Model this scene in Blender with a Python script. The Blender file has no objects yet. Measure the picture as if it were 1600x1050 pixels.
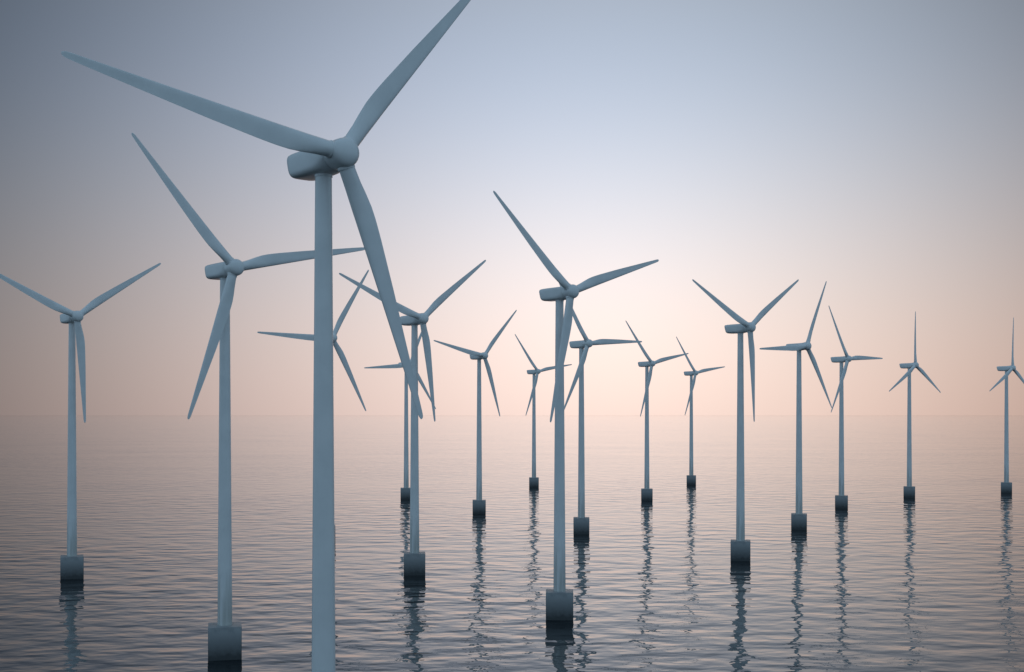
import bpy, bmesh, math
from math import radians as R
S = bpy.context.scene
COL = S.collection

# ------------------------------------------------------------------ camera
F_PX, HORIZON = 1906.36, 648.45            # focal length and horizon row in 1600x1050 pixels
CAM_H = 49.96
cam = bpy.data.cameras.new("camera")
cam.sensor_width = 36.0
cam.lens = 36.0 * F_PX / 1600.0
cam.shift_y = (HORIZON - 525.0) / 1600.0
cam.clip_start, cam.clip_end = 1.0, 2.0e6
co = bpy.data.objects.new("camera", cam)
co.location = (0, 0, CAM_H)
co.rotation_euler = (R(90), 0, 0)
COL.objects.link(co)
S.camera = co
S.render.resolution_x, S.render.resolution_y = 1024, 672

# ------------------------------------------------------------------ exposure
S.view_settings.view_transform = 'Standard'
S.view_settings.look = 'None'
S.view_settings.exposure = 0.0
S.view_settings.gamma = 1.0

# ------------------------------------------------------------------ sky: hazy dawn, the sun low behind thick air
SUN_AZ, SUN_EL = 4.0, 5.0                   # degrees right of the view axis, above the horizon
SKY = [  # ln radiance (r, g, b): powers of azimuth and elevation in degrees
    (0, 0, (-7.8618e-02, -3.4164e-01, -4.5706e-01)),
    (1, 0, (1.5719e-02, 1.5474e-02, 1.3730e-02)),
    (2, 0, (-1.6029e-03, -1.6519e-03, -1.6582e-03)),
    (3, 0, (-1.9377e-07, -4.0629e-06, -4.6557e-06)),
    (0, 1, (3.3736e-02, 4.8370e-02, 4.9083e-02)),
    (0, 2, (-8.0836e-03, -5.8689e-03, -2.6774e-03)),
    (0, 3, (2.0928e-04, 1.1069e-04, -1.3529e-05)),
    (2, 1, (-1.2789e-05, -7.2720e-06, -5.0968e-06)),
]
CORE, CORE_W = 0.10, 7.0                    # the brighter veiled disc: extra radiance and its angular width
FAR_LOW = (0.330, 0.500, 0.660)             # the sky opposite the sun
FAR_HIGH = (0.190, 0.285, 0.390)            # the zenith
world = bpy.data.worlds.new("World")
S.world = world
world.use_nodes = True
nt = world.node_tree
nt.nodes.clear()
N = nt.nodes.new
L = nt.links.new


def math_node(op, a, b=None, clamp=False):
    n = N('ShaderNodeMath')
    n.operation = op
    n.use_clamp = clamp
    for i, v in enumerate((a, b)):
        if v is None:
            continue
        if isinstance(v, (int, float)):
            n.inputs[i].default_value = v
        else:
            L(v, n.inputs[i])
    return n.outputs[0]


def maprange(v, a, b, c, d, kind='SMOOTHSTEP'):
    n = N('ShaderNodeMapRange')
    n.interpolation_type = kind
    L(v, n.inputs['Value'])
    for k, x in zip(('From Min', 'From Max', 'To Min', 'To Max'), (a, b, c, d)):
        n.inputs[k].default_value = x
    return n.outputs['Result']


def mix_col(f, a, b):
    n = N('ShaderNodeMix')
    n.data_type = 'RGBA'
    L(f, n.inputs[0])
    for i, v in ((6, a), (7, b)):
        if isinstance(v, tuple):
            n.inputs[i].default_value = v + (1.0,)
        else:
            L(v, n.inputs[i])
    return n.outputs[2]


tc = N('ShaderNodeTexCoord')
sep = N('ShaderNodeSeparateXYZ')
L(tc.outputs['Generated'], sep.inputs[0])
dx, dy, dz = sep.outputs
az = math_node('MULTIPLY', math_node('ARCTAN2', dx, dy), 180 / math.pi)
el = math_node('MAXIMUM', math_node('MULTIPLY', math_node('ARCSINE', dz), 180 / math.pi), 0.0)
azc = math_node('MINIMUM', math_node('MAXIMUM', az, -40.0), 40.0)
elc = math_node('MINIMUM', el, 28.0)
terms = {}
for i, j, rgb in SKY:
    v = None
    for x in [azc] * i + [elc] * j:
        v = x if v is None else math_node('MULTIPLY', v, x)
    terms[i, j] = v
chan = []
for c in range(3):
    total = SKY[0][2][c]
    for i, j, rgb in SKY[1:]:
        total = math_node('ADD', math_node('MULTIPLY', terms[i, j], rgb[c]), total)
    chan.append(math_node('EXPONENT', total))
comb = N('ShaderNodeCombineColor')
for i in range(3):
    L(chan[i], comb.inputs[i])
# angle from the glow
vd = N('ShaderNodeVectorMath')
vd.operation = 'DOT_PRODUCT'
L(tc.outputs['Generated'], vd.inputs[0])
ca, sa = math.cos(R(SUN_EL)), math.sin(R(SUN_EL))
vd.inputs[1].default_value = (ca * math.sin(R(SUN_AZ)), ca * math.cos(R(SUN_AZ)), sa)
ang = math_node('MULTIPLY', math_node('ARCCOSINE', vd.outputs['Value']), 180 / math.pi)
core = math_node('EXPONENT', math_node('MULTIPLY', math_node('MULTIPLY', ang, ang), -1.0 / CORE_W ** 2))
core = math_node('ADD', math_node('MULTIPLY', core, CORE), 1.0)
scale = N('ShaderNodeVectorMath')
scale.operation = 'SCALE'
L(comb.outputs[0], scale.inputs[0])
L(core, scale.inputs['Scale'])
far = mix_col(maprange(el, 5, 70, 0, 1), FAR_LOW, FAR_HIGH)
sky = mix_col(maprange(ang, 30, 75, 0, 1), scale.outputs[0], far)
bg = N('ShaderNodeBackground')
bg.inputs['Strength'].default_value = 1.0
L(sky, bg.inputs['Color'])
wo = N('ShaderNodeOutputWorld')
L(bg.outputs[0], wo.inputs['Surface'])

# the sun itself is hidden in the haze: its light reaches the scene as the glow in the sky above


# ------------------------------------------------------------------ materials
def material(name):
    m = bpy.data.materials.new(name)
    m.use_nodes = True
    t = m.node_tree
    return m, t, t.nodes['Principled BSDF']


def paint_material(name, stain_shade):
    m, t, b = material(name)
    n = t.nodes.new
    tc = n('ShaderNodeTexCoord')
    mp = n('ShaderNodeMapping')
    mp.inputs['Scale'].default_value = (0.25, 0.25, 0.25)
    t.links.new(tc.outputs['Object'], mp.inputs[0])
    nz = n('ShaderNodeTexNoise')
    nz.inputs['Scale'].default_value = 1.0
    nz.inputs['Detail'].default_value = 6
    t.links.new(mp.outputs[0], nz.inputs['Vector'])
    cr = n('ShaderNodeValToRGB')
    cr.color_ramp.elements[0].position = 0.30
    cr.color_ramp.elements[0].color = (0.70, 0.715, 0.72, 1)
    cr.color_ramp.elements[1].position = 0.62
    cr.color_ramp.elements[1].color = (0.78, 0.79, 0.79, 1)
    t.links.new(nz.outputs[0], cr.inputs[0])
    colour = cr.outputs[0]
    if stain_shade:        # ragged stain runs that also paint shade into the tower foot, darkening its reflection
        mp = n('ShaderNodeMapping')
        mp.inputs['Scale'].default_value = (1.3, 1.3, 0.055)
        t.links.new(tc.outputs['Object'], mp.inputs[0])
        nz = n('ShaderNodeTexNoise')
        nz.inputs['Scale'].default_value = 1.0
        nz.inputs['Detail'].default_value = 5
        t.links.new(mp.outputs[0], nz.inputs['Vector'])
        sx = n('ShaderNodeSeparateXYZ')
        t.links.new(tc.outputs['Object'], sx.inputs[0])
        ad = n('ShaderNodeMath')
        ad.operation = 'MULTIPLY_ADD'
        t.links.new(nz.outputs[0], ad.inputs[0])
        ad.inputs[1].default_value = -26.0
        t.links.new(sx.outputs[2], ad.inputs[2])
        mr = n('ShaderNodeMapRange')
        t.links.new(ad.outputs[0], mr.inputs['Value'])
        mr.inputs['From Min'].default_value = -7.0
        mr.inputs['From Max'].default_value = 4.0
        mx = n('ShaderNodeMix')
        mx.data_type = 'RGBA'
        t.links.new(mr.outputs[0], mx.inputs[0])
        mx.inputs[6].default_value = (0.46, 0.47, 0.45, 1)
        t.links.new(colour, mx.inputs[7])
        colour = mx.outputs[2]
    t.links.new(colour, b.inputs['Base Color'])
    b.inputs['Roughness'].default_value = 0.30
    b.inputs['Specular IOR Level'].default_value = 0.5
    return m


def concrete_material():
    m, t, b = material('foundation_concrete')
    n = t.nodes.new
    tc = n('ShaderNodeTexCoord')
    nz = n('ShaderNodeTexNoise')
    nz.inputs['Scale'].default_value = 0.8
    nz.inputs['Detail'].default_value = 8
    t.links.new(tc.outputs['Object'], nz.inputs['Vector'])
    # contact shade painted into the concrete: darker towards the waterline, ragged top edge
    sx = n('ShaderNodeSeparateXYZ')
    t.links.new(tc.outputs['Object'], sx.inputs[0])
    ad = n('ShaderNodeMath')
    ad.operation = 'MULTIPLY_ADD'
    t.links.new(nz.outputs[0], ad.inputs[0])
    ad.inputs[1].default_value = -3.0
    t.links.new(sx.outputs[2], ad.inputs[2])
    mr = n('ShaderNodeMapRange')
    t.links.new(ad.outputs[0], mr.inputs['Value'])
    mr.inputs['From Min'].default_value = -0.8
    mr.inputs['From Max'].default_value = 4.2
    cr = n('ShaderNodeValToRGB')
    cr.color_ramp.elements[0].position = 0.3
    cr.color_ramp.elements[0].color = (0.21, 0.225, 0.235, 1)
    cr.color_ramp.elements[1].position = 0.7
    cr.color_ramp.elements[1].color = (0.30, 0.315, 0.325, 1)
    t.links.new(nz.outputs[0], cr.inputs[0])
    mx = n('ShaderNodeMix')
    mx.data_type = 'RGBA'
    t.links.new(mr.outputs[0], mx.inputs[0])
    mx.inputs[6].default_value = (0.026, 0.032, 0.036, 1)
    t.links.new(cr.outputs[0], mx.inputs[7])
    t.links.new(mx.outputs[2], b.inputs['Base Color'])
    b.inputs['Roughness'].default_value = 0.5
    bp = n('ShaderNodeBump')
    bp.inputs['Strength'].default_value = 0.3
    bp.inputs['Distance'].default_value = 0.1
    t.links.new(nz.outputs[0], bp.inputs['Height'])
    t.links.new(bp.outputs[0], b.inputs['Normal'])
    return m


WAVES = [  # (scale x, scale y, detail, rotation deg, height m)
    (0.020, 0.042, 1.0, 8, 0.14),
    (0.078, 0.112, 1.5, -6, 0.56),
    (0.26, 0.36, 1.0, 11, 0.095),
    (0.80, 0.95, 1.0, -14, 0.012),
]


def water_material():
    m, t, b = material('sea_water')
    n = t.nodes.new
    b.inputs['Base Color'].default_value = (0.003, 0.008, 0.012, 1)
    b.inputs['Roughness'].default_value = 0.02
    b.inputs['IOR'].default_value = 1.36
    tc = n('ShaderNodeTexCoord')
    total = None
    for (sx, sy, det, rot, h) in WAVES:
        mp = n('ShaderNodeMapping')
        mp.inputs['Scale'].default_value = (sx, sy, 1)
        mp.inputs['Rotation'].default_value = (0, 0, R(rot))
        t.links.new(tc.outputs['Object'], mp.inputs[0])
        nz = n('ShaderNodeTexNoise')
        nz.noise_dimensions = '2D'
        nz.inputs['Scale'].default_value = 1.0
        nz.inputs['Detail'].default_value = det
        nz.inputs['Roughness'].default_value = 0.45
        t.links.new(mp.outputs[0], nz.inputs['Vector'])
        mu = n('ShaderNodeMath')
        mu.operation = 'MULTIPLY'
        mu.inputs[1].default_value = h
        t.links.new(nz.outputs[0], mu.inputs[0])
        if total is None:
            total = mu.outputs[0]
        else:
            ad = n('ShaderNodeMath')
            ad.operation = 'ADD'
            t.links.new(total, ad.inputs[0])
            t.links.new(mu.outputs[0], ad.inputs[1])
            total = ad.outputs[0]
    # patches of calmer and rougher water
    mp = n('ShaderNodeMapping')
    mp.inputs['Scale'].default_value = (0.0045, 0.008, 1)
    t.links.new(tc.outputs['Object'], mp.inputs[0])
    nz = n('ShaderNodeTexNoise')
    nz.noise_dimensions = '2D'
    nz.inputs['Scale'].default_value = 1.0
    nz.inputs['Detail'].default_value = 2.0
    t.links.new(mp.outputs[0], nz.inputs['Vector'])
    mr = n('ShaderNodeMapRange')
    for k, x in zip(('From Min', 'From Max', 'To Min', 'To Max'), (0.3, 0.7, 0.65, 1.25)):
        mr.inputs[k].default_value = x
    t.links.new(nz.outputs[0], mr.inputs['Value'])
    mu = n('ShaderNodeMath')
    mu.operation = 'MULTIPLY'
    t.links.new(total, mu.inputs[0])
    t.links.new(mr.outputs[0], mu.inputs[1])
    total = mu.outputs[0]
    bp = n('ShaderNodeBump')
    bp.inputs['Strength'].default_value = 1.0
    bp.inputs['Distance'].default_value = 1.0
    t.links.new(total, bp.inputs['Height'])
    t.links.new(bp.outputs[0], b.inputs['Normal'])
    return m


PAINT = paint_material('turbine_paint', False)
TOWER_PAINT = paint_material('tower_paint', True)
CONCRETE = concrete_material()
WATER = water_material()


# ------------------------------------------------------------------ mesh helpers
def finish(name, bm, mat, parent=None, angle=35):
    bmesh.ops.recalc_face_normals(bm, faces=bm.faces)
    me = bpy.data.meshes.new(name)
    bm.to_mesh(me)
    bm.free()
    me.materials.append(mat)
    me.shade_smooth()
    me.set_sharp_from_angle(angle=R(angle))
    o = bpy.data.objects.new(name, me)
    COL.objects.link(o)
    if parent:
        o.parent = parent
    return o


def loft(bm, rings, cap0=True, cap1=True):
    vs = [[bm.verts.new(p) for p in ring] for ring in rings]
    n = len(vs[0])
    for a, b in zip(vs, vs[1:]):
        for i in range(n):
            bm.faces.new((a[i], a[(i + 1) % n], b[(i + 1) % n], b[i]))
    if cap0:
        bm.faces.new(vs[0][::-1])
    if cap1:
        bm.faces.new(vs[-1])


def circle_z(r, z, n=48):
    return [(r * math.cos(2 * math.pi * i / n), r * math.sin(2 * math.pi * i / n), z) for i in range(n)]


# ------------------------------------------------------------------ sea
def build_sea():
    bm = bmesh.new()
    radii = [25]
    while radii[-1] < 4.0e5:
        radii.append(radii[-1] * 1.35)
    seg = 96
    c = bm.verts.new((0, 0, 0))
    prev = None
    for r in radii:
        ring = [bm.verts.new((r * math.cos(2 * math.pi * i / seg), r * math.sin(2 * math.pi * i / seg), 0))
                for i in range(seg)]
        for i in range(seg):
            j = (i + 1) % seg
            if prev is None:
                bm.faces.new((c, ring[i], ring[j]))
            else:
                bm.faces.new((prev[i], ring[i], ring[j], prev[j]))
        prev = ring
    o = finish('sea', bm, WATER)
    o['kind'] = 'structure'
    return o


build_sea()

# ------------------------------------------------------------------ wind turbine (hub 80 m above the water)
HUB_H, BLADE_L, OVERHANG, YAW = 80.0, 32.5, 4.14, R(39.98)
BOX = 6.7


def smooth(x, pts):
    for (a, va), (b, vb) in zip(pts, pts[1:]):
        if x <= b:
            f = (x - a) / (b - a)
            f = f * f * (3 - 2 * f)
            return va + (vb - va) * f
    return pts[-1][1]


def lin_interp(x, pts):
    for (a, va), (b, vb) in zip(pts, pts[1:]):
        if x <= b:
            return va + (vb - va) * (x - a) / (b - a)
    return pts[-1][1]


CHORD = [(0, 1.85), (0.03, 1.87), (0.08, 2.06), (0.13, 2.33), (0.18, 2.50), (0.23, 2.52), (0.30, 2.42), (0.50, 1.98), (0.70, 1.45), (0.90, 0.92), (0.97, 0.72), (0.985, 0.64), (0.995, 0.46), (1.0, 0.2)]
THICK = [(0, 1.0), (0.03, 0.98), (0.10, 0.62), (0.20, 0.34), (0.45, 0.22), (1.0, 0.16)]
TWIST = [(0, 8.0), (0.2, 8.0), (1.0, 0.0)]        # degrees, positive brings the trailing edge forward


def build_blade(parent):
    bm = bmesh.new()
    rings = []
    M = 28
    r0 = 1.1
    stations = [0, .02, .04, .06, .08, .10, .12, .14, .16, .18, .2, .22, .25, .28, .31, .35, .4, .45, .5, .55, .6, .65, .7, .75, .8, .85, .9, .94, .97, .985, .995, 1.0]
    for s in stations:
        x = r0 + (BLADE_L - r0) * s
        c = lin_interp(s, CHORD)
        tk = c * lin_interp(s, THICK)
        le = -0.925 + 0.60 * s                       # straight leading edge
        if s > .97:
            le += 0.2 * ((s - .97) / .03) ** 3
        w = min(1.0, max(0.0, (s - .03) / .17))     # round root blends to an aerofoil
        w = w * w * (3 - 2 * w)
        tw = R(lin_interp(s, TWIST))
        ring = []
        for k in range(M):
            a = 2 * math.pi * k / M
            u = 0.5 - 0.5 * math.cos(a)             # 0 leading edge .. 1 trailing edge
            half = math.sin(a) * 0.5
            foil = half * (1.25 * (1 - u) ** 0.55 + 0.10)
            h = tk * ((1 - w) * half + w * foil)
            z = le + c * u
            y = h + w * 0.055 * c * 4 * u * (1 - u)     # camber: the windward face is hollow
            zc = le + 0.35 * c
            dz_ = z - zc
            ring.append((x, y * math.cos(tw) - dz_ * math.sin(tw), zc + dz_ * math.cos(tw) + y * math.sin(tw)))
        rings.append(ring)
    loft(bm, rings)
    n = 40
    loft(bm, [[(x, r * math.cos(2 * math.pi * i / n), r * math.sin(2 * math.pi * i / n)) for i in range(n)]
              for x, r in ((1.45, 0.90), (1.45, 1.00), (1.50, 1.03), (1.78, 1.03), (1.82, 1.00), (1.82, 0.90))])
    return finish('blade', bm, PAINT, parent, 50)


def superellipse(hw, hh, n, y, zc, sl=0.0, count=40):
    pts = []
    for i in range(count):
        a = 2 * math.pi * i / count
        c, s_ = math.cos(a), math.sin(a)
        x = hw * math.copysign(abs(c) ** (2 / n), c)
        z = hh * math.copysign(abs(s_) ** (2 / n), s_)
        pts.append((x, y - sl * (z / max(hh, .01)), zc + z))
    return pts


def build_nacelle(parent):
    """rounded house, axis along -Y (rotor end); rear end leans back towards its top"""
    bm = bmesh.new()
    rings = []
    prof = [  # y, half width, half height, centre z, exponent, lean
        (5.66, 1.30, 1.05, -0.16, 3.4, -0.42),
        (5.62, 1.55, 1.28, -0.17, 3.6, -0.42),
        (5.48, 1.74, 1.42, -0.19, 4.0, -0.42),
        (5.22, 1.84, 1.50, -0.21, 4.4, -0.40),
        (4.60, 1.90, 1.55, -0.22, 4.8, -0.34),
        (3.0, 1.92, 1.58, -0.22, 4.8, -0.15),
        (0.5, 1.92, 1.59, -0.22, 4.6, 0.0),
        (-0.9, 1.88, 1.60, -0.20, 4.0, 0.0),
        (-1.7, 1.82, 1.60, -0.15, 3.2, 0.0),
        (-2.25, 1.74, 1.60, -0.08, 2.6, 0.0),
        (-2.60, 1.64, 1.56, -0.02, 2.2, 0.0),
        (-2.75, 1.52, 1.52, 0.0, 2.0, 0.0),
    ]
    for (y, hw, hh, zc, n, sl) in prof:
        rings.append(superellipse(hw, hh, n, y, zc, sl))
    loft(bm, rings)
    return finish('nacelle', bm, PAINT, parent, 40)


def build_hub(parent):
    """spinner: short drum with a rounded nose, origin where the blade axes meet"""
    bm = bmesh.new()
    rings = []
    prof = [(1.39, 1.45), (1.38, 1.62), (1.30, 1.68), (1.1, 1.71), (0.0, 1.73), (-0.6, 1.72), (-1.0, 1.66), (-1.3, 1.52),
            (-1.52, 1.28), (-1.68, 0.98), (-1.78, 0.62), (-1.82, 0.30), (-1.83, 0.05)]
    n = 48
    for (y, r) in prof:
        rings.append([(r * math.cos(2 * math.pi * i / n), y, r * math.sin(2 * math.pi * i / n)) for i in range(n)])
    loft(bm, rings)
    return finish('rotor_hub', bm, PAINT, parent, 40)


def build_tower(parent):
    bm = bmesh.new()
    z0, z1 = BOX, HUB_H - 1.72
    prof = []
    for i in range(13):
        f = i / 12
        prof.append((1.50 - 0.52 * f, z0 + (z1 - 0.4 - z0) * f))
    prof += [(0.98, z1 - 0.39), (1.06, z1 - 0.37), (1.06, z1)]
    loft(bm, [circle_z(r, z) for r, z in prof])
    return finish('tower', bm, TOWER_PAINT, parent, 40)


def build_foundation(parent):
    bm = bmesh.new()
    h = BOX / 2
    rings = []
    bev = 0.10
    for z, k in ((-9, h), (BOX - bev, h), (BOX - bev * .3, h - bev * .3), (BOX, h - bev)):
        pts = []
        q = 0.10
        for sx, sy in ((1, 1), (-1, 1), (-1, -1), (1, -1)):
            cs = [(k * sx, (k - q) * sy), ((k - q) * sx, k * sy)]
            if sx * sy < 0:
                cs.reverse()
            pts += [(a, b, z) for a, b in cs]
        rings.append(pts)
    loft(bm, rings)
    return finish('foundation', bm, CONCRETE, parent, 30)


def build_turbine():
    t = bpy.data.objects.new('wind_turbine', None)
    t.empty_display_size = 5
    COL.objects.link(t)
    t['category'] = 'wind turbine'
    t['group'] = 'wind turbines standing in the sea'
    build_foundation(t)
    build_tower(t)
    nac = build_nacelle(t)
    nac.location = (0, 0, HUB_H)
    hub = build_hub(t)
    b0 = build_blade(hub)
    for k in (1, 2):
        b = b0.copy()
        b.parent = hub
        b.rotation_euler = (0, -k * 2 * math.pi / 3, 0)
        COL.objects.link(b)
    return t


def copy_turbine(src):
    t = src.copy()
    COL.objects.link(t)
    for ch in src.children:
        c = ch.copy()
        c.parent = t
        COL.objects.link(c)
        for g in ch.children:
            d = g.copy()
            d.parent = c
            COL.objects.link(d)
    return t


def pose(t, x, y, roll, dyaw, label):
    t.location = (x, y, 0)
    t['label'] = label
    a = YAW + R(dyaw)
    for ch in t.children:
        kind = ch.name.split('.')[0]
        if kind == 'foundation':
            ch.rotation_euler = (0, 0, -math.atan2(x, y))
        elif kind == 'nacelle':
            ch.rotation_euler = (0, 0, a)
        elif kind == 'rotor_hub':
            ch.rotation_euler = (0, -R(roll), a)
            ch.location = (math.sin(a) * OVERHANG, -math.cos(a) * OVERHANG, HUB_H)


TURBINES = [
    (-22.15, 143.4, 50.1, -0.7, 'largest wind turbine, its tower running off the bottom of the photo'),
    (-135.15, 374.8, 34.3, 0.0, 'leftmost turbine, one blade tip cut off by the left photo edge'),
    (-59.25, 251.8, 11.9, 0.4, 'tall turbine between the leftmost one and the largest one'),
    (-72.6, 477.9, 58.7, 0.2, 'turbine hidden behind the largest tower, only its blades showing either side'),
    (-30.6, 383.2, 38.6, 0.0, 'turbine whose nacelle is crossed by the lowest blade of the largest turbine'),
    (-62.8, 724.4, 65.3, 0.2, 'small far turbine half hidden behind a nearer tower, just right of the largest turbine'),
    (-16.7, 620.6, 48.5, 0.2, 'slim turbine alone in the gap between the largest turbine and the tall middle one'),
    (15.2, 844.3, 10.0, 0.2, 'tiny far turbine just left of the tall middle turbine'),
    (11.7, 300.2, 18.2, -0.3, 'tall turbine in the middle of the photo, biggest one right of centre'),
    (29.3, 515.0, 3.5, 0.0, 'turbine close behind the right side of the tall middle one, level blade pointing right'),
    (79.1, 715.4, 12.4, 0.1, 'small turbine, left one of a small pair left of the wide V of blades'),
    (128.5, 874.4, 9.3, 0.1, 'smallest most distant turbine, just left of the one with blades in a V'),
    (78.8, 420.8, 34.0, -0.3, 'turbine with two blades raised in a wide V and one hanging straight down'),
    (125.7, 534.3, 64.1, 0.0, 'turbine with a level blade pointing left, next right of the V-bladed one'),
    (177.0, 655.5, 2.1, 0.0, 'turbine with a level blade pointing right, its lowest tip touching a neighbouring tip'),
    (240.5, 738.5, 90.0, -0.1, 'turbine with one blade straight up, second from the right photo edge'),
    (317.2, 782.7, 87.9, -0.1, 'rightmost turbine, a blade tip cut off by the right photo edge'),
]
first = build_turbine()
for i, args in enumerate(TURBINES):
    pose(first if i == 0 else copy_turbine(first), *args)
